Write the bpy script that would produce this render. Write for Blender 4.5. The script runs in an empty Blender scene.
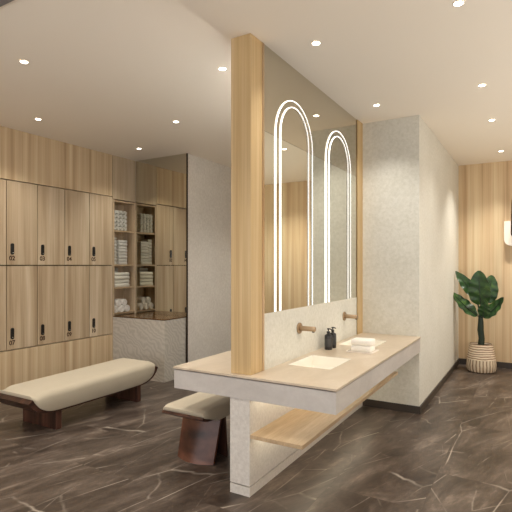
import bpy, bmesh, math, random
from mathutils import Vector, Matrix
random.seed(4)
PI = math.pi
C = bpy.context.scene.collection
S = bpy.context.scene

# ------------------------------------------------------------------ materials
def srgb(r, g, b):
    def f(c):
        c /= 255.0
        return c / 12.92 if c <= 0.04045 else ((c + 0.055) / 1.055) ** 2.4
    return (f(r), f(g), f(b), 1.0)

class NT:
    def __init__(s, name):
        s.m = bpy.data.materials.new(name); s.m.use_nodes = True
        s.t = s.m.node_tree; s.n = s.t.nodes; s.l = s.t.links
        s.b = s.n['Principled BSDF']
    def add(s, typ, **kw):
        n = s.n.new(typ)
        for k, v in kw.items():
            if k in n.inputs.keys() if isinstance(k, str) else False:
                n.inputs[k].default_value = v
            else:
                setattr(n, k, v)
        return n
    def link(s, a, b): s.l.new(a, b)
    def coords(s, scale=(1, 1, 1), rnd=0.0, rot=(0, 0, 0)):
        tc = s.add('ShaderNodeTexCoord')
        mp = s.add('ShaderNodeMapping')
        mp.inputs['Scale'].default_value = scale
        mp.inputs['Rotation'].default_value = rot
        s.link(tc.outputs['Object'], mp.inputs['Vector'])
        if rnd:
            oi = s.add('ShaderNodeObjectInfo')
            mu = s.add('ShaderNodeMath', operation='MULTIPLY'); mu.inputs[1].default_value = rnd
            s.link(oi.outputs['Random'], mu.inputs[0])
            s.link(mu.outputs[0], mp.inputs['Location'])
        return mp.outputs['Vector']
    def noise(s, vec, scale, detail=4, rough=.55, dist=0):
        n = s.add('ShaderNodeTexNoise')
        n.inputs['Scale'].default_value = scale; n.inputs['Detail'].default_value = detail
        n.inputs['Roughness'].default_value = rough; n.inputs['Distortion'].default_value = dist
        s.link(vec, n.inputs['Vector'])
        return n.outputs['Fac']
    def ramp(s, fac, stops):
        r = s.add('ShaderNodeValToRGB')
        e = r.color_ramp.elements
        while len(e) < len(stops): e.new(.5)
        for el, (p, c) in zip(e, stops): el.position = p; el.color = c
        s.link(fac, r.inputs['Fac'])
        return r.outputs['Color']
    def mix(s, fac, a, b, typ='MIX'):
        n = s.add('ShaderNodeMix', data_type='RGBA', blend_type=typ)
        for i, v in ((0, fac), (6, a), (7, b)):
            if hasattr(v, 'is_linked') or hasattr(v, 'node'): s.link(v, n.inputs[i])
            else: n.inputs[i].default_value = v
        return n.outputs[2]
    def bump(s, h, strength=.2, dist=.01):
        b = s.add('ShaderNodeBump')
        b.inputs['Strength'].default_value = strength; b.inputs['Distance'].default_value = dist
        s.link(h, b.inputs['Height']); s.link(b.outputs['Normal'], s.b.inputs['Normal'])
    def set(s, color=None, rough=None, metal=None, spec=None):
        if color is not None:
            if hasattr(color, 'node'): s.link(color, s.b.inputs['Base Color'])
            else: s.b.inputs['Base Color'].default_value = color
        if rough is not None:
            if hasattr(rough, 'node'): s.link(rough, s.b.inputs['Roughness'])
            else: s.b.inputs['Roughness'].default_value = rough
        if metal is not None: s.b.inputs['Metallic'].default_value = metal
        if spec is not None: s.b.inputs['Specular IOR Level'].default_value = spec
        return s.m

def plain(name, col, rough=.5, metal=0, spec=.5):
    return NT(name).set(col, rough, metal, spec)

def oak(name, cols, grain=(9, 9, .45), rnd=37.0, rough=.45):
    t = NT(name)
    v = t.coords(grain, rnd)
    a = t.noise(v, 1.0, 3, .5, .3)
    v2 = t.coords((grain[0] * 9, grain[1] * 9, grain[2] * 2.2), rnd)
    b = t.noise(v2, 1.0, 4, .6, .6)
    c = t.ramp(a, [(.30, cols[0]), (.46, cols[1]), (.58, cols[2]), (.72, cols[3])])
    d = t.ramp(b, [(.3, (.80, .77, .72, 1)), (.62, (1, 1, 1, 1))])
    col = t.mix(.75, c, d, 'MULTIPLY')
    t.bump(b, .06, .004)
    return t.set(col, rough, spec=.35)

OAKC = [srgb(182, 144, 98), srgb(200, 166, 119), srgb(208, 177, 131), srgb(222, 196, 152)]
M = {}
M['oak'] = oak('oak_veneer', [srgb(176, 152, 122), srgb(197, 175, 145), srgb(206, 186, 157), srgb(220, 203, 177)])
M['oak_wall'] = oak('oak_wall_panel', [srgb(190, 160, 125), srgb(212, 186, 150), srgb(220, 198, 162), srgb(232, 216, 184)], (13, 13, .25), 0, .4)
M['oak_post'] = oak('oak_column', [srgb(186, 156, 110), srgb(198, 170, 124), srgb(203, 176, 132), srgb(211, 186, 144)], (22, 22, .5), 0, .45)
M['oak_shelf'] = oak('oak_shelf', [srgb(168, 144, 112), srgb(186, 161, 128), srgb(196, 172, 140), srgb(208, 186, 154)], (9, .8, 9), 0, .4)
M['walnut'] = oak('walnut', [srgb(48, 31, 25), srgb(68, 44, 35), srgb(84, 55, 44), srgb(100, 67, 53)], (14, 14, 1.2), 0, .35)
M['walnut_long'] = oak('walnut_long', [srgb(46, 30, 25), srgb(60, 39, 32), srgb(72, 47, 38), srgb(86, 57, 46)], (14, 1.2, 14), 0, .35)
M['burl'] = oak('burl_walnut', [srgb(54, 34, 28), srgb(88, 55, 43), srgb(108, 70, 54), srgb(126, 84, 65)], (2.5, 2.5, 7), 0, .3)
M['brown_top'] = oak('brown_wood_top', [srgb(72, 48, 24), srgb(92, 64, 34), srgb(104, 73, 41), srgb(116, 82, 48)], (2, 9, 9), 0, .14)
M['gap_shade'] = plain('gap_shade_brown', srgb(40, 26, 18), .8, spec=.1)  # shade between doors and slabs is put into this dark colour

def plaster(name, c0, c1, sc=26, bs=.25):
    t = NT(name)
    v = t.coords()
    a = t.noise(v, sc, 6, .65)
    b = t.noise(v, 3.0, 3, .5)
    c = t.ramp(a, [(.35, c0), (.65, c1)])
    c = t.mix(.25, c, t.ramp(b, [(.35, c0), (.65, c1)]))
    t.bump(a, bs, .006)
    return t.set(c, .75, spec=.25)
M['plaster'] = plaster('textured_plaster', srgb(204, 202, 190), srgb(222, 220, 211), 34)
M['plaster_grey'] = plaster('textured_plaster_grey', srgb(218, 212, 202), srgb(236, 231, 222), 30)
M['ceiling'] = plain('ceiling_paint', srgb(241, 232, 217), .9, spec=.1)
M['white_wall'] = plain('wall_paint', srgb(222, 214, 200), .9, spec=.1)

def stone(name, c0, c1, c2, rough=.35, rot=(0, 0, .5), sc=(1.2, 5, 5)):
    t = NT(name)
    v = t.coords(sc, 0, rot)
    a = t.noise(v, 2.2, 6, .6, .8)
    v2 = t.coords((1, 1, 1))
    b = t.noise(v2, 45, 4, .6)
    c = t.ramp(a, [(.32, c0), (.5, c1), (.66, c2)])
    c = t.mix(.18, c, t.ramp(b, [(.35, c0), (.65, c2)]))
    return t.set(c, rough, spec=.4)
M['travertine'] = stone('travertine_top', srgb(184, 168, 147), srgb(194, 178, 157), srgb(204, 190, 171), .3, (0, 0, .9), (2, 1, 2))
M['apron'] = stone('pale_stone_apron', srgb(180, 174, 168), srgb(190, 184, 178), srgb(200, 195, 188), .5, (.3, .2, .4), (1.3, 1.3, 3))
M['pedestal'] = plaster('pale_concrete', srgb(196, 190, 182), srgb(216, 211, 203), 48, .15)

def ripple_stone():
    t = NT('rippled_stone')
    v = t.coords((1, 1, 1), 0, (.35, .45, .3))
    w = t.add('ShaderNodeTexWave', wave_type='BANDS', bands_direction='DIAGONAL')
    w.inputs['Scale'].default_value = 8; w.inputs['Distortion'].default_value = 14
    w.inputs['Detail'].default_value = 3; w.inputs['Detail Scale'].default_value = .7
    t.link(v, w.inputs['Vector'])
    c = t.ramp(w.outputs['Fac'], [(0, srgb(184, 178, 167)), (1, srgb(200, 194, 183))])
    t.bump(w.outputs['Fac'], .22, .003)
    return t.set(c, .6, spec=.3)
M['ripple'] = ripple_stone()

def floor_marble():
    t = NT('dark_emperador_marble')
    tc = t.add('ShaderNodeTexCoord')
    # tiles shift and turn the veining from one to the next
    br = t.add('ShaderNodeTexBrick', offset=.5, squash=1.0)
    br.inputs['Scale'].default_value = 1.0
    br.inputs['Brick Width'].default_value = 1.2; br.inputs['Row Height'].default_value = .6
    br.inputs['Mortar Size'].default_value = .0015; br.inputs['Mortar Smooth'].default_value = 0
    br.inputs['Color1'].default_value = (0, 0, 0, 1); br.inputs['Color2'].default_value = (1, 1, 1, 1)
    br.inputs['Mortar'].default_value = (.5, .5, .5, 1)
    mp0 = t.add('ShaderNodeMapping'); mp0.inputs['Rotation'].default_value = (0, 0, PI / 2)
    t.link(tc.outputs['Object'], mp0.inputs['Vector']); t.link(mp0.outputs[0], br.inputs['Vector'])
    off = t.add('ShaderNodeVectorMath', operation='SCALE'); off.inputs['Scale'].default_value = 7.3
    t.link(br.outputs['Color'], off.inputs[0])
    ad = t.add('ShaderNodeVectorMath', operation='ADD')
    t.link(tc.outputs['Object'], ad.inputs[0]); t.link(off.outputs[0], ad.inputs[1])
    base = ad.outputs[0]
    def warp(vec, sc, amt):
        n = t.add('ShaderNodeTexNoise'); n.inputs['Scale'].default_value = sc; n.inputs['Detail'].default_value = 4
        t.link(vec, n.inputs['Vector'])
        s = t.add('ShaderNodeVectorMath', operation='SUBTRACT'); s.inputs[1].default_value = (.5, .5, .5)
        t.link(n.outputs['Color'], s.inputs[0])
        k = t.add('ShaderNodeVectorMath', operation='SCALE'); k.inputs['Scale'].default_value = amt
        t.link(s.outputs[0], k.inputs[0])
        a = t.add('ShaderNodeVectorMath', operation='ADD')
        t.link(vec, a.inputs[0]); t.link(k.outputs[0], a.inputs[1])
        return a.outputs[0]
    def mapped(vec, scale, rz):
        # turn to the vein direction rz first, then scale along and across it
        mp = t.add('ShaderNodeMapping', vector_type='TEXTURE')
        mp.inputs['Scale'].default_value = tuple(1 / k for k in scale)
        mp.inputs['Rotation'].default_value = (0, 0, math.radians(rz))
        t.link(vec, mp.inputs['Vector']); return mp.outputs[0]
    def veins(vec, scale, w):
        vo = t.add('ShaderNodeTexVoronoi', feature='DISTANCE_TO_EDGE', voronoi_dimensions='2D')
        vo.inputs['Scale'].default_value = scale
        t.link(vec, vo.inputs['Vector'])
        return t.ramp(vo.outputs['Distance'], [(0, (1, 1, 1, 1)), (w, (0, 0, 0, 1))])
    cloud = t.noise(mapped(base, (.8, 2.6, 1), 74), 1.9, 9, .70, .5)
    col = t.ramp(cloud, [(.32, srgb(48, 40, 35)), (.44, srgb(67, 57, 50)), (.56, srgb(88, 77, 69)), (.72, srgb(134, 121, 110))])
    fine = t.noise(mapped(base, (.5, 1.3, 1), 70), 24, 6, .72)
    col = t.mix(.55, col, t.ramp(fine, [(.3, (.5, .48, .46, 1)), (.66, (1.3, 1.28, 1.25, 1))]), 'MULTIPLY')
    v1 = veins(warp(mapped(base, (.42, 1.7, 1), 77), 1.6, .11), 1.25, .011)
    v2 = veins(warp(mapped(base, (.45, 1.9, 1), 66), 1.8, .10), 1.5, .010)
    v3 = veins(warp(mapped(base, (.4, 1.7, 1), 100), 1.6, .10), 1.0, .008)
    def gate(sc, a, b):
        return t.ramp(t.noise(base, sc, 3, .6), [(a, (0, 0, 0, 1)), (b, (1, 1, 1, 1))])
    col = t.mix(t.mix(1.0, v1, gate(2.3, .40, .62), 'MULTIPLY'), col, srgb(170, 160, 148))
    col = t.mix(t.mix(1.0, v2, gate(2.9, .46, .64), 'MULTIPLY'), col, srgb(158, 147, 135))
    col = t.mix(t.mix(1.0, v3, gate(1.9, .50, .66), 'MULTIPLY'), col, srgb(140, 130, 119))
    joint = t.ramp(br.outputs['Fac'], [(0, (1, 1, 1, 1)), (1, (.78, .77, .76, 1))])
    col = t.mix(1.0, col, joint, 'MULTIPLY')
    r = t.add('ShaderNodeMapRange'); r.inputs['To Min'].default_value = .22; r.inputs['To Max'].default_value = .42
    t.link(fine, r.inputs['Value'])
    return t.set(col, r.outputs[0], spec=.4)
M['floor'] = floor_marble()

def fabric(name, c, sc=220):
    t = NT(name)
    v = t.coords()
    n = t.noise(v, sc, 3, .6)
    n2 = t.noise(v, 4, 2)
    col = t.mix(.5, t.ramp(n, [(.3, tuple(k * .88 for k in c[:3]) + (1,)), (.7, c)]), t.ramp(n2, [(.3, tuple(k * .93 for k in c[:3]) + (1,)), (.7, c)]))
    t.bump(n, .15, .003)
    t.b.inputs['Sheen Weight'].default_value = .15
    return t.set(col, .9, spec=.15)
M['cushion'] = fabric('cream_upholstery', srgb(190, 179, 158))
M['towel_white'] = fabric('white_terry', srgb(240, 236, 228), 160)
M['towel_grey'] = fabric('grey_terry', srgb(206, 203, 192), 160)
M['towel_pale'] = fabric('pale_terry', srgb(226, 222, 206), 160)
M['ceramic'] = plain('white_ceramic', srgb(244, 240, 230), .15)
M['tray'] = plain('white_stone_tray', srgb(232, 224, 214), .4)
M['bronze'] = plain('brushed_bronze', srgb(172, 149, 122), .36, 1.0)
M['dark_bronze'] = plain('dark_bronze', srgb(62, 48, 38), .45, .6)
M['pale_metal'] = plain('champagne_metal', srgb(214, 190, 158), .3, 1.0)
M['skirting'] = plain('dark_skirting', srgb(58, 50, 43), .4)
M['black'] = plain('black_lock', srgb(22, 20, 20), .35)
M['steel'] = plain('steel', srgb(190, 190, 190), .25, 1.0)
M['number'] = plain('engraved_brown', srgb(70, 44, 22), .7)
M['bottle'] = plain('dark_bottle', srgb(34, 33, 34), .28)
M['bottle_label'] = plain('bottle_label', srgb(62, 62, 62), .5)
M['white_plastic'] = plain('white_plastic', srgb(232, 222, 210), .35)
M['dark_plastic'] = plain('dark_plastic', srgb(62, 46, 44), .4)
M['grey_slot'] = plain('grey_slot', srgb(120, 116, 116), .5)
M['downlight_trim'] = plain('downlight_trim', srgb(235, 228, 214), .5)
M['mirror'] = plain('mirror_glass', srgb(226, 226, 216), .02, 1.0)
M['mirror_alcove'] = plain('mirror_glass_alcove', srgb(212, 208, 194), .03, 1.0)
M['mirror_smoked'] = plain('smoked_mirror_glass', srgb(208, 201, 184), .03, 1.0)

def emit(name, col, st):
    t = NT(name)
    t.b.inputs['Base Color'].default_value = (.8, .8, .8, 1)
    t.b.inputs['Emission Color'].default_value = col
    t.b.inputs['Emission Strength'].default_value = st
    return t.m
WARM = (1.0, .86, .66, 1)
M['lens'] = emit('lamp_lens', (1.0, .92, .80, 1), 14)
M['led_arch'] = emit('led_arch', (1.0, .96, .90, 1), 2.4)
M['led_back'] = emit('led_arch_bright', (1.0, .96, .90, 1), 45)
M['led_under'] = emit('led_under', (1.0, .88, .66, 1), 13)

def leafm():
    t = NT('leaf_green')
    v = t.coords()
    n = t.noise(v, 9, 4)
    c = t.ramp(n, [(.3, srgb(26, 46, 28)), (.55, srgb(46, 80, 40)), (.75, srgb(92, 124, 56))])
    return t.set(c, .32, spec=.5)
M['leaf'] = leafm()
M['stalk'] = plain('stalk_green', srgb(34, 50, 36), .5)
M['soil'] = plain('soil', srgb(40, 32, 26), .9)

def wicker():
    t = NT('whitewashed_wicker')
    tc = t.add('ShaderNodeTexCoord')
    sep = t.add('ShaderNodeSeparateXYZ'); t.link(tc.outputs['Object'], sep.inputs[0])
    at = t.add('ShaderNodeMath', operation='ARCTAN2'); t.link(sep.outputs['Y'], at.inputs[0]); t.link(sep.outputs['X'], at.inputs[1])
    n = t.noise(tc.outputs['Object'], 7, 3)
    def stripes(val, k, wob):
        m = t.add('ShaderNodeMath', operation='MULTIPLY'); m.inputs[1].default_value = k; t.link(val, m.inputs[0])
        a = t.add('ShaderNodeMath', operation='MULTIPLY_ADD'); a.inputs[1].default_value = wob; t.link(n, a.inputs[0]); t.link(m.outputs[0], a.inputs[2])
        s = t.add('ShaderNodeMath', operation='SINE'); t.link(a.outputs[0], s.inputs[0])
        q = t.add('ShaderNodeMapRange'); q.inputs['From Min'].default_value = -1; t.link(s.outputs[0], q.inputs['Value'])
        return q.outputs[0]
    hs = stripes(sep.outputs['Z'], 200, 6); vs = stripes(at.outputs[0], 26, 4)
    gt = t.add('ShaderNodeMath', operation='GREATER_THAN'); gt.inputs[1].default_value = .175; t.link(sep.outputs['Z'], gt.inputs[0])
    ch = t.ramp(hs, [(0, srgb(120, 88, 60)), (.25, srgb(206, 184, 158)), (1, srgb(228, 212, 190))])
    cv = t.ramp(vs, [(0, srgb(112, 84, 58)), (.2, srgb(200, 182, 158)), (1, srgb(222, 208, 186))])
    mh = t.add('ShaderNodeMix', data_type='FLOAT'); t.link(gt.outputs[0], mh.inputs[0]); t.link(vs, mh.inputs[2]); t.link(hs, mh.inputs[3])
    t.bump(mh.outputs[0], .5, .008)
    return t.set(t.mix(gt.outputs[0], cv, ch), .7, spec=.2)
M['wicker'] = wicker()

# ------------------------------------------------------------------ helpers
def tag(o, label=None, cat=None, group=None, kind=None):
    if label: o['label'] = label
    if cat: o['category'] = cat
    if group: o['group'] = group
    if kind: o['kind'] = kind
    return o

def thing(name, label, cat, loc=(0, 0, 0), group=None, rz=0):
    o = bpy.data.objects.new(name, None); C.objects.link(o)
    o.location = loc; o.rotation_euler = (0, 0, rz); o.empty_display_size = .1
    return tag(o, label, cat, group)

def obj(name, bm, mat, parent=None, smooth=False, loc=(0, 0, 0), ang=40):
    me = bpy.data.meshes.new(name)
    bmesh.ops.recalc_face_normals(bm, faces=bm.faces[:])
    bm.to_mesh(me); bm.free()
    for m in (mat if isinstance(mat, list) else [mat]): me.materials.append(m)
    if smooth:
        for p in me.polygons: p.use_smooth = True
        me.set_sharp_from_angle(angle=math.radians(ang))
    o = bpy.data.objects.new(name, me); C.objects.link(o)
    o.location = loc
    if parent: o.parent = parent
    return o

def copy_tree(o, parent=None):
    c = o.copy(); C.objects.link(c)
    if parent: c.parent = parent
    for ch in list(o.children): copy_tree(ch, c)
    return c

def box(bm, x0, x1, y0, y1, z0, z1, bev=0, seg=2):
    vs = [bm.verts.new(p) for p in ((x0, y0, z0), (x1, y0, z0), (x1, y1, z0), (x0, y1, z0), (x0, y0, z1), (x1, y0, z1), (x1, y1, z1), (x0, y1, z1))]
    fs = [bm.faces.new([vs[i] for i in f]) for f in ((0, 3, 2, 1), (4, 5, 6, 7), (0, 1, 5, 4), (1, 2, 6, 5), (2, 3, 7, 6), (3, 0, 4, 7))]
    if bev:
        es = set(e for f in fs for e in f.edges)
        bmesh.ops.bevel(bm, geom=list(es), offset=bev, segments=seg, profile=.5, affect='EDGES')
    return bm

def bx(*a, **k):
    return box(bmesh.new(), *a, **k)

def lathe(bm, prof, n=32, mtx=None, cap=True):
    """prof: list of (radius, height) round the z axis"""
    rings = []
    for r, z in prof:
        rings.append([bm.verts.new((r * math.cos(2 * PI * i / n), r * math.sin(2 * PI * i / n), z)) for i in range(n)])
    for a, b in zip(rings, rings[1:]):
        for i in range(n): bm.faces.new((a[i], a[(i + 1) % n], b[(i + 1) % n], b[i]))
    if cap:
        bm.faces.new(rings[0][::-1]); bm.faces.new(rings[-1])
    if mtx is not None: bmesh.ops.transform(bm, matrix=mtx, verts=[v for r in rings for v in r])
    return bm

def prism(bm, pts, axis, a, b):
    """extrude closed 2D outline along an axis; pts are the other two coordinates in xyz order"""
    def mk(p, t):
        return {'x': (t, p[0], p[1]), 'y': (p[0], t, p[1]), 'z': (p[0], p[1], t)}[axis]
    A = [bm.verts.new(mk(p, a)) for p in pts]; B = [bm.verts.new(mk(p, b)) for p in pts]
    bm.faces.new(A); bm.faces.new(B[::-1])
    for i in range(len(pts)):
        j = (i + 1) % len(pts); bm.faces.new((A[i], B[i], B[j], A[j]))
    return bm

def tube(bm, pts, rad, n=10):
    rings = []
    for i, p in enumerate(pts):
        p = Vector(p)
        d = (Vector(pts[min(i + 1, len(pts) - 1)]) - Vector(pts[max(i - 1, 0)])).normalized()
        u = d.orthogonal().normalized() if i == 0 else (rings[-1][1] - d * rings[-1][1].dot(d)).normalized()
        w = d.cross(u); r = rad[i] if isinstance(rad, (list, tuple)) else rad
        rings.append(([bm.verts.new(p + u * r * math.cos(2 * PI * k / n) + w * r * math.sin(2 * PI * k / n)) for k in range(n)], u))
    for (a, _), (b, _) in zip(rings, rings[1:]):
        for k in range(n): bm.faces.new((a[k], a[(k + 1) % n], b[(k + 1) % n], b[k]))
    bm.faces.new(rings[0][0][::-1]); bm.faces.new(rings[-1][0])
    return bm

def struct(name, bm, mat, **k):
    return tag(obj(name, bm, mat, **k), kind='structure')

# ------------------------------------------------------------------ dimensions (metres, camera stands at x=0 y=0)
H = 3.0
LX = -4.98            # locker fronts
AY = 5.03             # alcove mirror plane
BY = 7.75             # far timber wall
VX = -1.59            # mirror side of the vanity partition
CT = .775             # countertop height
RX, RY = 2.3, -2.6    # right and rear walls, outside the picture

# ------------------------------------------------------------------ setting
struct('floor', bx(-5.5, RX + .1, RY - .1, BY + .1, -.1, 0), M['floor'])
struct('ceiling', bx(-5.5, RX + .1, RY - .1, BY + .1, H, H + .1), M['ceiling'])
struct('wall_left', bx(-5.5, -5.4, RY, BY, 0, H), M['oak_wall'])
struct('wall_left_near', bx(-5.4, LX, RY, 2.71, 0, H), M['oak_wall'])
struct('wall_back', bx(-5.5, RX + .1, BY, BY + .1, 0, H), M['oak_wall'])
struct('wall_right', bx(RX, RX + .1, RY, BY, 0, H), M['white_wall'])
struct('wall_rear', bx(-5.5, RX + .1, RY - .1, RY, 0, H), M['white_wall'])
struct('wall_far_left', bx(-5.4, -4.04, AY + .012, BY, 0, H), M['plaster_grey'])
struct('wall_far_right', bx(-1.745, -1.0, 4.93, BY, 0, H), M['plaster'])
struct('wall_partition', bx(-1.745, -1.602, 2.812, 4.93, CT, H), M['plaster_grey'])
struct('wall_backsplash', bx(-1.602, VX, 2.812, 4.75, CT, 1.16), M['plaster'])
struct('baseboard_far_right', bx(-1.58, -.988, 4.918, 4.93, 0, .075), M['skirting'])
struct('baseboard_far_right_side', bx(-1.0, -.988, 4.93, BY - .012, 0, .075), M['skirting'])
struct('baseboard_back', bx(-1.0, RX, BY - .012, BY, 0, .085), M['skirting'])
struct('trim_1', bx(-1.745, -1.588, 2.785, 2.812, CT, H), M['pale_metal'])         # thin metal edge beside the column
struct('trim_2', bx(-1.602, -1.582, 4.765, 4.93, CT, H), M['oak_post'])            # timber strip at the end of the mirror
struct('trim_3', bx(-1.602, -1.592, 4.75, 4.765, CT, H), M['dark_bronze'])
struct('trim_4', bx(-4.048, -4.032, AY - .004, AY + .012, 0, H), M['dark_bronze'])  # edge bead of the alcove mirror
struct('trim_5', bx(-4.4, -2.45, 1.28, 1.615, H - .012, H), M['grey_slot'])         # grey slot in the ceiling, top left corner
struct('added_window_2', bx(RX - .03, RX, 1.1, 6.7, .15, 2.55), M['white_plastic'])  # unseen panel added on the right wall to go with its fill light
struct('added_window_1', bx(-4.95, 1.75, RY, RY + .03, .3, 2.6), M['white_plastic'])  # unseen panel added behind the camera to go with its fill light

# ------------------------------------------------------------------ timber column
tag(obj('wooden_column', bx(-.0775, .0775, -.075, .075, 0, H - CT, bev=.003), M['oak_post'], loc=(-1.6675, 2.71, CT)),
    'full-height square oak column rising from the near end of the stone vanity counter', 'column')

# ------------------------------------------------------------------ lockers
LW = [(2.712, 3.083), (3.083, 3.457), (3.457, 3.829), (3.829, 4.205), (4.205, 4.588)]
def text_mesh(s, size):
    cu = bpy.data.curves.new('num', 'FONT'); cu.body = s; cu.size = size; cu.extrude = .0006; cu.offset = .0016
    cu.align_x = 'CENTER'; cu.align_y = 'CENTER'
    o = bpy.data.objects.new('num', cu); C.objects.link(o)
    bpy.context.view_layer.update()
    me = bpy.data.meshes.new_from_object(o.evaluated_get(bpy.context.evaluated_depsgraph_get()))
    bpy.data.objects.remove(o); bpy.data.curves.remove(cu)
    me.materials.clear(); me.materials.append(M['number'])
    # face +x, reading along +y
    me.transform(Matrix(((0, 0, 1, 0), (1, 0, 0, 0), (0, 1, 0, 0), (0, 0, 0, 1))))
    return me

def pill(y, z, w, h, x0, x1):
    bm = bmesh.new(); r = w / 2; pts = []
    for k in range(13): a = PI * k / 12; pts.append((y + r * math.cos(a), z + h / 2 - r + r * math.sin(a)))
    for k in range(13): a = PI + PI * k / 12; pts.append((y + r * math.cos(a), z - h / 2 + r + r * math.sin(a)))
    return prism(bm, pts, 'x', x0, x1)

def locker(num, y0, y1, z0, z1, label):
    t = thing('locker', label, 'locker', (LX, y0, z0), 'oak changing room lockers')
    w = y1 - y0; h = z1 - z0
    obj('body', bx(-.41, -.021, .001, w - .001, .001, h - .001), M['gap_shade'], t)
    obj('door', bx(-.02, 0, .004, w - .004, .0055, h - .0055), M['oak'], t)
    lk = obj('lock', pill(.064, .182, .036, .125, 0, .012), M['black'], t)
    bm = bmesh.new(); lathe(bm, [(.0065, 0), (.0065, .004), (.004, .006)], 12, Matrix.Translation((.012, .064, .138)) @ Matrix.Rotation(PI / 2, 4, 'Y'))
    obj('key_button', bm, M['steel'], lk)
    n = bpy.data.objects.new('number', text_mesh(num, .070)); C.objects.link(n); n.parent = t; n.location = (.0008, .064, .078)
    n['label'] = 'brown number ' + num
    return t
for i, (a, b) in enumerate(LW):
    u, l = '%02d' % (i + 1), '%02d' % (i + 6)
    if i == 0:
        lu = 'oak locker of the upper row cut off by the left edge of the photo'
        ll = 'oak locker of the lower row cut off by the left edge of the photo'
    else:
        lu = 'upper row oak locker with black lock, numbered ' + u
        ll = 'lower row oak locker with black lock, numbered ' + l
    locker(u, a, b, 1.49, 2.43, lu)
    locker(l, a, b, .555, 1.49, ll)
t = thing('overhead_panel', 'long oak panel without doors between locker tops and ceiling', 'cabinet panel', (LX, 2.712, 2.43))
obj('panel', bx(-.41, 0, 0, 1.8745, .005, H - 2.43), M['oak_wall'], t)
t = thing('locker_plinth', 'tall oak plinth running along the floor under the lower lockers', 'plinth', (LX, 2.712, 0))
obj('panel', bx(-.41, 0, 0, 1.876, 0, .55), M['oak_wall'], t)

# ------------------------------------------------------------------ towel shelf unit
SY0, SY1 = 4.5905, AY
SZ = [.83, 1.185, 1.5, 1.975, 2.39]
ts = thing('towel_shelf', 'open oak shelf unit of four compartments holding towels beside the lockers', 'shelf unit', (LX, SY0, 0))
DW = SY1 - SY0
obj('side_panel', bx(-.24, 0, 0, .036, 0, 2.40), M['oak'], ts)
obj('side_panel', bx(-.24, 0, DW - .026, DW - .001, 0, 2.40), M['oak'], ts)
obj('back_panel', bx(-.24, -.22, .036, DW - .026, 0, 2.40), M['oak'], ts)
for z in SZ:
    obj('shelf', bx(-.22, -.001, .0362, DW - .0262, z - .018, z), M['oak_shelf'], ts)
obj('base_panel', bx(-.1, -.02, .0362, DW - .0262, 0, .80), M['oak'], ts)
obj('top_door', bx(-.34, 0, .004, DW - .002, 2.405, H), M['oak'], ts)

# towels ------------------------------------------------------------
def rolled_bm(r, L):
    """rolled towel lying along x, end towards +x, with the spiral showing as rings"""
    bm = bmesh.new()
    prof = [(.001, 0), (r * .8, 0), (r * .96, .006), (r, .016), (r, L - .014), (r * .95, L - .005), (r * .84, L), (r * .74, L - .001), (r * .70, L - .007), (r * .64, L - .007), (r * .60, L), (r * .48, L), (r * .43, L - .006), (r * .38, L - .006), (r * .34, L), (r * .14, L - .001), (.001, L - .004)]
    lathe(bm, prof, 18, Matrix.Translation((-L, 0, r)) @ Matrix.Rotation(PI / 2, 4, 'Y'))
    return bm
def folded_bm(w, d, h):
    """folded towel, front fold towards +x, three visible layers"""
    bm = bmesh.new()
    r = h / 2; pts = [(-d, 0)]
    n = 10
    for k in range(n + 1):
        a = -PI / 2 + PI * k / n
        pts.append((-r * .6 + r * .6 * math.cos(a), r + r * math.sin(a)))
    pts.append((-d, h))
    prism(bm, pts, 'y', -w / 2, w / 2)
    es = [e for e in bm.edges if len(set(round(v.co.y, 4) for v in e.verts)) == 1]
    bmesh.ops.bevel(bm, geom=es, offset=h * .16, segments=2, profile=.5, affect='EDGES', clamp_overlap=True)
    return bm
first = {}
def place(key, name, mk, mat, loc, label, cat, group, rz=0, smooth=True):
    if key in first:
        o = first[key].copy(); C.objects.link(o)
    else:
        o = first[key] = obj(name, mk(), mat, smooth=smooth)
    o.location = loc; o.rotation_euler = (0, 0, rz)
    return tag(o, label, cat, group)
ORD = ['first', 'second', 'third', 'fourth', 'fifth', 'sixth', 'seventh', 'eighth']
ROWS5 = ['bottom', 'second lowest', 'middle', 'second highest', 'top']
yl = SY0 + .040
for r in range(5):
    for c in range(4):
        place('roll_small', 'rolled_towel', lambda: rolled_bm(.031, .17), M['towel_grey'],
              (LX - .035 - .002 * ((r + c) % 2), yl + .036 + c * .0665, SZ[3] + r * .0585 * .965),
              'small rolled grey towel, %s row, %s from the left, in the top compartment' % (ROWS5[r], ORD[c]), 'towel', 'rolled towels in the top compartment')
for k in range(8):
    place('slim_fold', 'folded_towel', lambda: folded_bm(.082, .15, .048), M['towel_grey'],
          (LX - .05, yl + .046, SZ[2] + k * .0485), 'narrow folded grey towel, %s from bottom, left stack, second compartment from the top' % ORD[k], 'towel', 'narrow towels in the second compartment')
for k in range(8):
    place('mid_fold', 'folded_towel', lambda: folded_bm(.155, .18, .042), M['towel_grey'],
          (LX - .025 - .004 * (k % 2), yl + .185, SZ[2] + k * .0435), 'folded grey towel, %s from bottom, wider stack, second compartment from the top' % ORD[k], 'towel', 'wider towels in the second compartment')
for k in range(4):
    place('wide_fold', 'folded_towel', lambda: folded_bm(.275, .095, .05), M['towel_pale'],
          (LX - .012 - .005 * (k % 2), yl + .158, SZ[1] + k * .052), 'wide folded cream towel, %s from the bottom, third compartment' % ORD[k], 'towel', 'cream towels in the third compartment')
for k in range(6):
    place('back_fold', 'folded_towel', lambda: folded_bm(.18, .085, .044), M['towel_grey'],
          (LX - .128, yl + .097, SZ[1] + k * .0455), 'folded grey towel, %s from the bottom of the stack behind the cream towels' % ORD[k], 'towel', 'grey towels at the back of the third compartment')
POS = ['left', 'middle', 'right']
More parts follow.
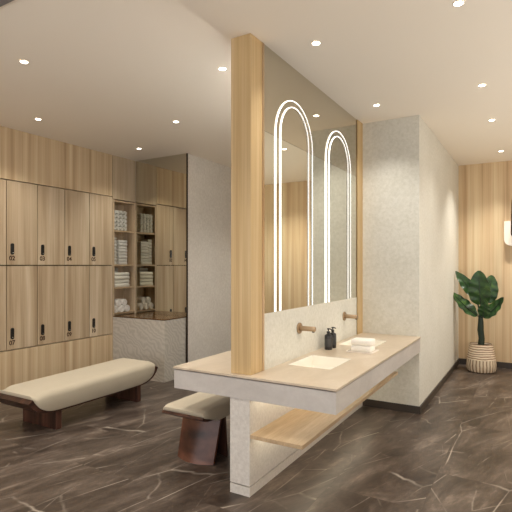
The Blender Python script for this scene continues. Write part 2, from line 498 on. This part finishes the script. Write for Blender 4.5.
for k in range(3):
    place('roll_white', 'rolled_towel', lambda: rolled_bm(.05, .18), M['towel_white'],
          (LX - .02, yl + .052 + k * .105, SZ[0]), 'rolled white towel on the compartment floor, %s of the lower three' % POS[k], 'towel', 'rolled white towels in the bottom compartment')
for k in range(2):
    place('roll_white', 'rolled_towel', None, None,
          (LX - .024, yl + .1045 + k * .105, SZ[0] + .0875), 'rolled white towel on top of the lower three, %s one of the pair' % ('left', 'right')[k], 'towel', 'rolled white towels in the bottom compartment')

# ------------------------------------------------------------------ stone counter and alcove mirror
t = thing('towel_counter', 'pale rippled stone counter with a brown wooden top below the towel shelves', 'counter', (-4.52, 4.8, 0))
obj('stone_body', bx(-.459, .462, -.2, .224, 0, .785), M['ripple'], t)
obj('wooden_top', bx(-.459, .462, -.2, .224, .79, .80), M['brown_top'], t)
obj('shadow_gap', bx(-.455, .455, -.194, .22, .785, .79), M['gap_shade'], t)
t = thing('alcove_mirror', 'tall tinted mirror beside the towel shelves reflecting the lockers', 'mirror', (-4.5, AY + .006, 0))
obj('mirror_glass', bx(-.479, .452, -.006, .006, 0, H), M['mirror_alcove'], t)

# ------------------------------------------------------------------ vanity
v = thing('vanity_unit', 'double washbasin vanity with travertine top, pale stone apron and central leg', 'vanity', (-1.6, 2.59, 0))
ox, oy = -1.6, 2.59
BAS = [(-1.54, -1.205, 3.06, 3.495), (-1.54, -1.205, 4.075, 4.51)]
def countertop():
    bm = bmesh.new()
    xs = [-2.205, -1.54, -1.205, -.985]; ys = [2.59, 3.06, 3.495, 4.075, 4.51, 4.929]
    g = {}
    for i, x in enumerate(xs):
        for j, y in enumerate(ys): g[i, j] = bm.verts.new((x - ox, y - oy, .762))
    for i in range(3):
        for j in range(5):
            if i == 1 and j in (1, 3): continue
            bm.faces.new((g[i, j], g[i + 1, j], g[i + 1, j + 1], g[i, j + 1]))
    r = bmesh.ops.extrude_face_region(bm, geom=bm.faces[:])
    bmesh.ops.translate(bm, vec=(0, 0, .013), verts=[e for e in r['geom'] if isinstance(e, bmesh.types.BMVert)])
    return bm
obj('countertop', countertop(), M['travertine'], v)
bm = bmesh.new()
a0, a1, b0, b1 = -2.199 - ox, -.991 - ox, .006, 2.339
box(bm, a0, a1, b0, b0 + .03, .625, .755); box(bm, a0, a1, b1 - .03, b1, .625, .755)
box(bm, a0, a0 + .03, b0 + .03, b1 - .03, .625, .755); box(bm, a1 - .03, a1, b0 + .03, b1 - .03, .625, .755)
box(bm, a0 + .03, a1 - .03, b0 + .03, b1 - .03, .625, .632)
obj('apron', bm, M['apron'], v)
bm = bmesh.new()
e = .022
box(bm, a0 + e, a1 - e, b0 + e, b0 + .03, .755, .762); box(bm, a0 + e, a1 - e, b1 - .03, b1 - e, .755, .762)
box(bm, a0 + e, a0 + .03, b0 + .03, b1 - .03, .755, .762); box(bm, a1 - .03, a1 - e, b0 + .03, b1 - .03, .755, .762)
obj('shadow_gap', bm, M['gap_shade'], v)
pd = obj('leg', bx(-1.73 - ox, -1.58 - ox, .013, 2.339, .068, .625), M['pedestal'], v)
obj('plinth', bx(-1.73 - ox, -1.58 - ox, .013, 2.339, 0, .06), M['pedestal'], pd)
obj('shadow_gap', bx(-1.708 - ox, -1.602 - ox, .035, 2.339, .06, .068), M['gap_shade'], pd)
obj('shelf', bx(-1.58 - ox, -1.21 - ox, .018, 2.325, .375, .40, bev=.002), M['oak_shelf'], v)
obj('light_strip', bx(-1.50 - ox, -1.485 - ox, .05, 2.3, .617, .625), M['led_under'], v)
obj('light_strip', bx(-1.50 - ox, -1.485 - ox, .05, 2.3, .367, .375), M['led_under'], v)

def basin_bm(w, l, d):
    bm = bmesh.new()
    # open tub with thin walls, slightly tapered, rounded floor edge
    def ring(x, y, z): return [bm.verts.new(p) for p in ((-x, -y, z), (x, -y, z), (x, y, z), (-x, y, z))]
    R = [ring(w / 2 - .001, l / 2 - .001, 0), ring(w / 2 - .001, l / 2 - .001, -d), ]
    I = [ring(w / 2 - .007, l / 2 - .007, 0), ring(w / 2 - .012, l / 2 - .012, -d * .7), ring(w / 2 - .03, l / 2 - .03, -d + .012)]
    def br(a, b):
        for i in range(4): bm.faces.new((a[i], a[(i + 1) % 4], b[(i + 1) % 4], b[i]))
    br(R[0], R[1]); bm.faces.new(R[1]); br(I[0], R[0]); br(I[1], I[0]); br(I[2], I[1]); bm.faces.new(I[2])
    return bm
for i, (x0, x1, y0, y1) in enumerate(BAS):
    t = thing('wash_basin', 'white rectangular sunken washbasin ' + ('nearer the oak column' if i == 0 else 'farther away, behind the white towels'), 'washbasin', ((x0 + x1) / 2, (y0 + y1) / 2, CT - .001), 'washbasins')
    obj('bowl', basin_bm(x1 - x0, y1 - y0, .11), M['ceramic'], t)
    bm = bmesh.new(); lathe(bm, [(.022, -.098), (.022, -.095), (.012, -.094)], 20)
    obj('drain', bm, M['bronze'], t, True)

# faucets
def faucet(y, label):
    t = thing('faucet', label, 'faucet', (VX, y, 1.0), 'wall mounted faucets')
    ry = Matrix.Rotation(PI / 2, 4, 'Y')
    bm = bmesh.new(); lathe(bm, [(.043, -.002), (.043, .010), (.040, .013)], 32, ry)
    obj('wall_plate', bm, M['bronze'], t, True)
    bm = bmesh.new(); lathe(bm, [(.019, .012), (.019, .134), (.017, .138)], 24, ry)
    sp = obj('spout', bm, M['bronze'], t, True)
    bm = bmesh.new(); lathe(bm, [(.009, -.026), (.011, -.019)], 16, Matrix.Translation((.122, 0, 0)))
    obj('aerator', bm, M['dark_bronze'], sp, True)
faucet(3.364, 'bronze wall-mounted faucet above the nearer washbasin')
faucet(4.377, 'bronze wall-mounted faucet above the farther washbasin')

# soap bottles
def bottle(x, y, r, h, label, rz):
    t = thing('soap_bottle', label, 'bottle', (x, y, CT), 'dark soap bottles', rz)
    bm = bmesh.new(); lathe(bm, [(r * .9, 0), (r, .004), (r, h - .016), (r * .92, h - .007), (r * .6, h), (r * .38, h + .003), (r * .38, h + .012)], 28)
    obj('bottle_body', bm, M['bottle'], t, True)
    bm = bmesh.new(); lathe(bm, [(r * 1.01, h * .2), (r * 1.01, h * .72)], 28, cap=False)
    obj('paper_label', bm, M['bottle_label'], t, True)
    bm = bmesh.new(); lathe(bm, [(r * .46, h + .010), (r * .46, h + .024), (.005, h + .025), (.005, h + .040), (.011, h + .040), (.011, h + .050)], 20)
    tube(bm, [(0, 0, h + .045), (.02, 0, h + .045), (.034, 0, h + .042)], .005, 8)
    obj('pump', bm, M['black'], t, True)
bottle(-1.515, 3.79, .0335, .130, 'dark soap pump bottle standing nearer the viewer of the two on the counter', -.3)
bottle(-1.515, 3.89, .0300, .130, 'dark soap pump bottle standing behind the other on the counter', -.4)

# tray with two towels
t = thing('tray', 'flat white rectangular tray under two folded white towels on the counter', 'tray', (-1.235, 3.845, CT))
bm = bx(-.108, .108, -.100, .100, 0, .004, bev=.002)
obj('tray_base', bm, M['tray'], t)
bm = bmesh.new()
box(bm, -.108, .108, -.100, -.095, .004, .010); box(bm, -.108, .108, .095, .100, .004, .010)
box(bm, -.108, -.103, -.095, .095, .004, .010); box(bm, .103, .108, -.095, .095, .004, .010)
obj('tray_rim', bm, M['tray'], t)
for k in range(2):
    o = obj('folded_towel', folded_bm(.168, .13, .049), M['towel_white'], None, True)
    o.location = (-1.232, 3.782 + .004 * k, CT + .005 + k * .050); o.rotation_euler = (0, 0, -PI / 2)
    tag(o, 'folded white towel lying on ' + ('the white tray, underneath another' if k == 0 else 'top of another towel on the counter tray'), 'towel', 'white towels on the counter tray')

# ------------------------------------------------------------------ vanity mirror and arches
t = thing('vanity_mirror', 'large wall mirror behind the washbasins with a smoked upper pane', 'mirror', (-1.596, 3.78, 1.16))
y0, y1 = 2.812 - 3.78, 4.75 - 3.78
obj('clear_pane', bx(-.006, .004, y0, y1, 0, 2.408 - 1.16), M['mirror'], t)
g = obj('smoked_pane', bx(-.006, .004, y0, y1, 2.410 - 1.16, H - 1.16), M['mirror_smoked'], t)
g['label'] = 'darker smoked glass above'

def arch_strip(r, z0, zs, parent, name, w=.006, dep=.0055, mat='led_arch'):
    """inverted U light line: glowing front and outer flank, dark inner flank"""
    bm = bmesh.new()
    pts = [(-r, z0), ] + [(-r, z0 + (zs - z0) * k / 6) for k in range(1, 6)]
    n = 40
    pts += [(-r * math.cos(PI * k / n), zs + r * math.sin(PI * k / n)) for k in range(n + 1)]
    pts += [(r, zs - (zs - z0) * k / 6) for k in range(1, 7)]
    rows = []
    for i, p in enumerate(pts):
        q0, q1 = pts[max(0, i - 1)], pts[min(len(pts) - 1, i + 1)]
        dx, dz = q1[0] - q0[0], q1[1] - q0[1]; L = math.hypot(dx, dz)
        nx, nz = -dz / L, dx / L            # outward
        o_, i_ = (p[0] + nx * w / 2, p[1] + nz * w / 2), (p[0] - nx * w / 2, p[1] - nz * w / 2)
        rows.append([bm.verts.new((0, o_[0], o_[1])), bm.verts.new((dep, o_[0], o_[1])), bm.verts.new((dep, i_[0], i_[1])), bm.verts.new((0, i_[0], i_[1]))])
    for a, b in zip(rows, rows[1:]):
        for k in range(3):
            f = bm.faces.new((a[k], a[k + 1], b[k + 1], b[k])); f.material_index = 1 if k == 2 else 0
    for rr in (rows[0], rows[-1]): bm.faces.new(rr).material_index = 1
    return obj(name, bm, [M[mat], M['dark_bronze']], parent)
def arch(y, label):
    t = thing('arch_light', label, 'light', (VX - .001, y, 1.162), 'arched light lines on the mirror')
    arch_strip(.322, 0, 2.42 - 1.162, t, 'outer_light_line')
    arch_strip(.245, 0, 2.45 - 1.162, t, 'inner_light_line')
arch(3.295, 'double glowing arch on the mirror nearer the oak column')
arch(4.235, 'double glowing arch at the far end of the mirror')
# the same on the make-up side of the partition, facing the lockers
t = thing('make_up_mirror', 'wall mirror on the locker side of the partition above the make-up counter', 'mirror', (-1.752, 3.78, 1.16))
obj('clear_pane', bx(-.005, .005, y0, y1, 0, H - 1.16), M['mirror'], t)
def arch_back(y, label):
    t = thing('arch_light', label, 'light', (-1.7565, y, 1.162), 'arched light lines on the make-up mirror', PI)
    arch_strip(.322, 0, 2.42 - 1.162, t, 'outer_light_line', mat='led_back')
    arch_strip(.245, 0, 2.45 - 1.162, t, 'inner_light_line', mat='led_back')
arch_back(3.295, 'double glowing arch on the locker side of the partition, near end')
arch_back(4.235, 'double glowing arch on the locker side of the partition, far end')

# ------------------------------------------------------------------ bench and stool
def smooth_path(ctrl, n=48):
    """Catmull-Rom through control points"""
    P = [Vector(p) for p in ctrl]; P = [P[0] * 2 - P[1]] + P + [P[-1] * 2 - P[-2]]
    out = []
    m = max(2, n // (len(P) - 3))
    for i in range(1, len(P) - 2):
        for k in range(m):
            u = k / m
            a, b, c, d = P[i - 1], P[i], P[i + 1], P[i + 2]
            out.append(.5 * ((2 * b) + (c - a) * u + (2 * a - 5 * b + 4 * c - d) * u * u + (3 * b - a - 3 * c + d) * u ** 3))
    out.append(P[-2]); return out

def bent_board(ctrl, th, x0, x1):
    """board bent up at its ends: path in (y, z), extruded along x; th(u) = thickness along it"""
    path = smooth_path(ctrl)
    up, dn = [], []
    for i, p in enumerate(path):
        a, b = path[max(0, i - 1)], path[min(len(path) - 1, i + 1)]
        d = (b - a).normalized(); nrm = Vector((-d.y, d.x)); t_ = th(i / (len(path) - 1))
        up.append(p); dn.append(p - nrm * t_)
    pts = [(q.x, q.y) for q in up] + [(q.x, q.y) for q in dn[::-1]]
    return prism(bmesh.new(), pts, 'x', x0, x1), up

def cushion_bm(under, bw, hw, ztop, edge, r0, r1, plan, skirt, lift=.028):
    """upholstered pad filling the bent board (half width bw) and hanging over its long edges to hw"""
    bm = bmesh.new()
    ya, yb = under[0].x, under[-1].x
    rings = []
    # extra stations near the ends so that they round off smoothly
    def zu(y):
        for a, b in zip(under, under[1:]):
            if a.x <= y <= b.x: return a.y + (b.y - a.y) * (y - a.x) / max(1e-6, b.x - a.x)
        return under[0].y if y < ya else under[-1].y
    L = yb - ya; n = 60
    ys = [ya + L * (.5 - .5 * math.cos(PI * i / n)) for i in range(n + 1)]
    for y in ys:
        s0, s1 = y - ya, yb - y
        u = s0 / L
        zt = ztop[0] + (ztop[1] - ztop[0]) * u
        zb = zu(y) + .001
        k = min(1, s0 / r0, s1 / r1)
        zt = zb + lift + max(.0, zt - zb - lift) * math.sqrt(max(0, 1 - (1 - k) ** 2))
        kk = min(1, s0 / plan, s1 / plan)
        shrink = plan * .35 * (1 - math.sqrt(max(0, 1 - (1 - kk) ** 2)))
        sk = skirt * min(1, max(0, (min(s0, s1) - .06) / .10))
        w = max(hw - shrink, .02); b = min(bw + .002, w - .002)
        r = min(edge, (zt - zb) * .8)
        half = [(b, zb), (b, zb - sk)]
        rr = .3 * (w - b)
        half += [(w - rr, zb - sk), (w, zb - sk + rr + .001)]
        for q in range(9):
            a = PI / 2 * q / 8
            half.append((w - r + r * math.cos(a), zt - r * .9 + r * .9 * math.sin(a)))
        sec = half + [(-x, z) for x, z in half[::-1]]
        rings.append([bm.verts.new((x, y, z)) for x, z in sec])
    m = len(rings[0])
    for a, b in zip(rings, rings[1:]):
        for k in range(m): bm.faces.new((a[k], a[(k + 1) % m], b[(k + 1) % m], b[k]))
    bm.faces.new(rings[0]); bm.faces.new(rings[-1][::-1])
    return bm

bx0, by0 = -3.975, 3.30
t = thing('bench', 'long upholstered cream bench with dark walnut base in front of the lockers', 'bench', (bx0, by0, 0))
ctrl = [(-.765, .330), (-.735, .285), (-.68, .232), (-.58, .206), (-.40, .20), (0, .20), (.40, .20), (.56, .208), (.68, .240), (.745, .288), (.775, .340)]
bm, up = bent_board(ctrl, lambda u: .028 + .022 * max(0, 1 - u / .25), -.262, .262)
obj('bent_board', bm, M['walnut_long'], t, True, ang=50)
obj('cushion', cushion_bm(up, .262, .278, (.374, .402), .07, .13, .06, .14, .012), M['cushion'], t, True, ang=80)
obj('leg', bx(-.255, .245, -.52, -.465, 0, .167, bev=.004), M['walnut'], t)
obj('leg', bx(-.255, .245, .49, .545, 0, .172, bev=.004), M['walnut'], t)

sx, sy = -2.228, 2.985
t = thing('stool', 'small cream-cushioned stool with tapered walnut base under the near end of the vanity', 'stool', (sx, sy, 0))
ctrl = [(-.262, .402), (-.235, .386), (-.17, .374), (0, .370), (.17, .374), (.235, .386), (.262, .402)]
bm, up = bent_board(ctrl, lambda u: .020, -.190, .190)
obj('bent_board', bm, M['walnut'], t, True, ang=50)
obj('cushion', cushion_bm(up, .190, .202, (.440, .440), .035, .05, .05, .06, .034, .024), M['cushion'], t, True, ang=80)
def lean_panel(yb, yt, sgn, bow):
    bm = bmesh.new(); nx, nz = 16, 12; th = .022
    F, B = {}, {}
    for j in range(nz + 1):
        w = j / nz; z = .347 * w
        for i in range(nx + 1):
            u = i / nx * 2 - 1
            hw = .170 + .010 * w
            y = yb + (yt - yb) * w - sgn * bow * (1 - u * u) * (1 - .5 * w)
            F[i, j] = bm.verts.new((u * hw - .012, y, z)); B[i, j] = bm.verts.new((u * hw - .012, y + sgn * th, z))
    for D in (F, B):
        for j in range(nz):
            for i in range(nx): bm.faces.new((D[i, j], D[i + 1, j], D[i + 1, j + 1], D[i, j + 1]))
    for j in range(nz):
        for i in (0, nx): bm.faces.new((F[i, j], F[i, j + 1], B[i, j + 1], B[i, j]))
    for i in range(nx):
        for j in (0, nz): bm.faces.new((F[i, j], F[i + 1, j], B[i + 1, j], B[i, j]))
    return bm
obj('leg', lean_panel(-.10, -.01, 1, .055), M['burl'], t, True)
obj('leg', lean_panel(.10, .055, -1, .03), M['walnut'], t, True)

# ------------------------------------------------------------------ potted plant
px_, py_ = -.652, 7.36
t = thing('flower_pot', 'whitewashed woven basket pot on the floor by the timber wall', 'plant pot', (px_, py_, 0))
bm = bmesh.new()
lathe(bm, [(.150, 0), (.178, .012), (.192, .05), (.194, .10), (.186, .18), (.168, .28), (.150, .375), (.148, .39), (.140, .39), (.138, .34)], 48)
obj('basket', bm, M['wicker'], t, True)
bm = bmesh.new(); lathe(bm, [(.137, .335), (.136, .35), (.05, .362)], 32)
obj('soil', bm, M['soil'], t, True)
pl = thing('broad_leaf_plant', 'green plant with large paddle leaves growing from the woven pot', 'plant', (px_, py_, .362))
bm = bmesh.new()
tube(bm, [(-.005, 0, -.004), (.005, 0, .1), (-.01, 0, .22), (-.005, -.01, .34), (-.01, -.01, .45)], [.045, .040, .042, .036, .026], 14)
obj('trunk', bm, M['stalk'], pl, True)
def leaf(root, base, tip, w, face, curl=.12, fold=.18, full=.72):
    """paddle leaf from base to tip; face = direction its upper side looks at; curl bends it along its length"""
    base, tip, face = Vector(base), Vector(tip), Vector(face).normalized()
    ax = tip - base; L = ax.length; ax.normalize()
    nrm = (face - ax * face.dot(ax)).normalized(); side = ax.cross(nrm)
    bm = bmesh.new(); n, m = 18, 8; T, U = {}, {}
    for i in range(n + 1):
        s = i / n
        ww = w / 2 * (max(0, math.sin(PI * min(1, (s * .98 + .015)) ** .8)) ** full) * (1.05 - .15 * s) + .002
        c = base + ax * L * s + nrm * (math.sin(PI * s) * curl * L)
        for j in range(m + 1):
            u = j / m * 2 - 1
            p = c + side * ww * u + nrm * (abs(u) ** 1.5 * fold * ww + .012 * math.sin(s * 24 + u * 2) * abs(u) * (ww / .1))
            T[i, j] = bm.verts.new(p); U[i, j] = bm.verts.new(p - nrm * .003)
    for D in (T, U):
        for i in range(n):
            for j in range(m): bm.faces.new((D[i, j], D[i + 1, j], D[i + 1, j + 1], D[i, j + 1]))
    for i in range(n):
        for j in (0, m): bm.faces.new((T[i, j], T[i + 1, j], U[i + 1, j], U[i, j]))
    for j in range(m):
        for i in (0, n): bm.faces.new((T[i, j], T[i, j + 1], U[i, j + 1], U[i, j]))
    lf = obj('leaf', bm, M['leaf'], pl, True, ang=70)
    bm = bmesh.new()
    mid = (Vector(root) + base) / 2 + Vector((0, 0, .02))
    tube(bm, [root, mid, base] + [base + ax * L * s + nrm * (math.sin(PI * s) * curl * L + .002) for s in (.2, .4, .6, .8, .95)], [.012, .010, .008, .006, .005, .004, .003, .001], 8)
    obj('leaf_stalk', bm, M['stalk'], lf, True)
leaf((-.01, -.01, .43), (.0, -.06, .58), (-.02, -.10, 1.055), .29, (-.1, -1, .25), .06, .18, .52)
leaf((-.01, -.01, .43), (-.07, .0, .68), (-.335, -.02, 1.045), .17, (.2, -1, .5), .03)
leaf((-.01, -.01, .42), (.07, .05, .60), (.125, .10, .99), .22, (.3, -1, .1), .05, .18, .5)
leaf((-.01, -.01, .38), (-.05, -.07, .42), (-.365, -.12, .745), .20, (.6, -.7, .5), -.05)
leaf((-.01, -.01, .38), (.04, -.06, .40), (.285, -.10, .695), .19, (-.55, -.8, .4), -.06)
leaf((-.01, -.01, .40), (.03, -.09, .42), (.075, -.16, .64), .16, (.1, -1, .3), .05)

# ------------------------------------------------------------------ hair dryer in wall holder (right edge of the picture)
hx, hz = -.255, 1.77
t = thing('hair_dryer_holder', 'white U-shaped wall holder on the timber wall at right edge', 'holder', (hx, BY, hz))
bm = bmesh.new()
pts = []
ro, ri, hh = .125, .042, .35
for k in range(13): a = PI + PI / 2 * k / 12; pts.append((-.125 + .09 + .09 * math.cos(a), .09 + .09 * math.sin(a)))
for k in range(13): a = -PI / 2 + PI / 2 * k / 12; pts.append((.125 - .09 + .09 * math.cos(a), .09 + .09 * math.sin(a)))
pts += [(.125, hh), (.042, hh)]
for k in range(13): a = -PI * k / 12; pts.append((.042 * math.cos(a), .17 + .042 * math.sin(a)))
pts += [(-.042, hh), (-.125, hh)]
prism(bm, pts, 'y', -.13, 0)
obj('cradle', bm, M['white_plastic'], t)
t = thing('hair_dryer', 'dark hair dryer hanging in the white wall holder at right edge', 'hair dryer', (hx, BY - .07, hz))
bm = bmesh.new(); lathe(bm, [(.030, .1282), (.040, .145), (.041, .30), (.041, .42), (.036, .60), (.030, .66)], 24)
obj('barrel', bm, M['dark_plastic'], t, True)
bm = bmesh.new(); tube(bm, [(0, -.085, .3), (-.0, -.09, .05), (0, -.085, -.12), (-.0, -.08, -.28)], [.024, .022, .020, .016], 14)
obj('handle', bm, M['dark_plastic'], t, True)

# ------------------------------------------------------------------ ceiling lamps
LIGHTS = [
    (-3.261, 2.154, 'recessed ceiling downlight nearest the top left corner, far from the lockers'),
    (-4.418, 3.073, 'recessed ceiling downlight close above the lockers near left photo edge'),
    (-4.408, 4.510, 'recessed ceiling downlight close above the towel shelves'),
    (-3.246, 3.861, 'recessed ceiling downlight in front of the grey plaster wall, mid ceiling'),
    (-2.065, 3.002, 'recessed ceiling downlight just left of the oak column'),
    (-1.281, 2.980, 'recessed ceiling downlight right of the oak column above the nearer washbasin'),
    (-1.286, 4.421, 'recessed ceiling downlight above the farther washbasin'),
    (-.379, 2.942, 'recessed ceiling downlight cut by the top edge of the photo'),
    (-.382, 4.379, 'recessed ceiling downlight right of the plaster corner, nearest of three in a row'),
    (-.385, 5.485, 'recessed ceiling downlight, middle of the three beside the plaster wall'),
    (-.387, 7.032, 'recessed ceiling downlight nearest the far timber wall'),
]
ADDED_SPOTS = [(-1.281, 1.54), (-.38, 1.5), (-1.281, .1), (-.38, .06), (-2.065, 4.44), (-2.065, 1.56), (-4.41, 1.63), (-3.25, .44), (.52, 2.94), (.52, 4.38), (.52, 5.48), (1.42, 2.94), (1.42, 5.48), (.52, 7.03), (-2.9, 6.8), (-2.9, 5.5)]  # unseen spots without fittings, added to light the room and the grey plaster
SPOT = 33
def spot(x, y, e=SPOT):
    l = bpy.data.lights.new('spot_beam', 'SPOT'); l.energy = e; l.color = (1.0, .95, .86)
    l.spot_size = math.radians(112); l.spot_blend = .9; l.shadow_soft_size = .028
    o = bpy.data.objects.new('spot_beam', l); C.objects.link(o); o.location = (x, y, H - .012)
    return o
dl = None
for x, y, lab in LIGHTS:
    if dl is None:
        dl = thing('ceiling_downlight', lab, 'downlight', (x, y, H), 'recessed ceiling downlights')
        bm = bmesh.new(); lathe(bm, [(.026, -.001), (.026, -.004), (.031, -.005), (.033, -.001)], 28, cap=False)
        obj('trim_ring', bm, M['downlight_trim'], dl, True)
        bm = bmesh.new(); lathe(bm, [(.026, -.0008), (.025, -.0035)], 28)
        obj('lens', bm, M['lens'], dl)
    else:
        o = copy_tree(dl); o.location = (x, y, H); tag(o, lab)
    spot(x, y, 46 if x < -1.7 else 98 if y > 6 else 44 if 4.3 < y < 4.5 else SPOT)
for x, y in ADDED_SPOTS: spot(x, y, 46 if x < -1.7 else 98 if y > 6 else SPOT)

# cool daylight behind the camera, widened into an unseen fill for the left
l = bpy.data.lights.new('daylight_fill', 'AREA'); l.shape = 'RECTANGLE'; l.size = 6.6; l.size_y = 2.2; l.energy = 98; l.color = (.93, .95, 1.0)
o = bpy.data.objects.new('daylight_fill', l); C.objects.link(o); o.location = (-1.6, RY + .5, 1.3); o.rotation_euler = (PI / 2 + .12, 0, 0)

l = bpy.data.lights.new('daylight_fill', 'AREA'); l.shape = 'RECTANGLE'; l.size = 5.5; l.size_y = 2.3; l.energy = 78; l.color = (1.0, .96, .90)  # unseen area fill added on the right, tilted up to brighten the ceiling
o = bpy.data.objects.new('daylight_fill', l); C.objects.link(o); o.location = (RX - .5, 3.9, 1.2); o.rotation_euler = (PI / 2 + 1.0, 0, PI / 2)

w = bpy.data.worlds.new('world'); S.world = w; w.use_nodes = True
w.node_tree.nodes['Background'].inputs[0].default_value = (1, .95, .88, 1)
w.node_tree.nodes['Background'].inputs[1].default_value = .3

# ------------------------------------------------------------------ camera and view
cam = bpy.data.cameras.new('camera'); co = bpy.data.objects.new('camera', cam); C.objects.link(co)
co.location = (0, 0, 1.49); co.rotation_euler = (PI / 2, 0, math.atan(279 / 474))
cam.sensor_width = 36; cam.lens = 474 / 512 * 36; cam.shift_y = 9.4 / 512; cam.clip_start = .05
S.camera = co
S.view_settings.view_transform = 'Standard'; S.view_settings.look = 'None'
S.view_settings.gamma = 1; S.view_settings.use_curve_mapping = False
S.view_settings.exposure = 0.22
S.cycles.use_denoising = True
S.cycles.max_bounces = 12; S.cycles.diffuse_bounces = 8; S.cycles.glossy_bounces = 6
S.cycles.sample_clamp_indirect = 6
S.cycles.caustics_reflective = False; S.cycles.caustics_refractive = False
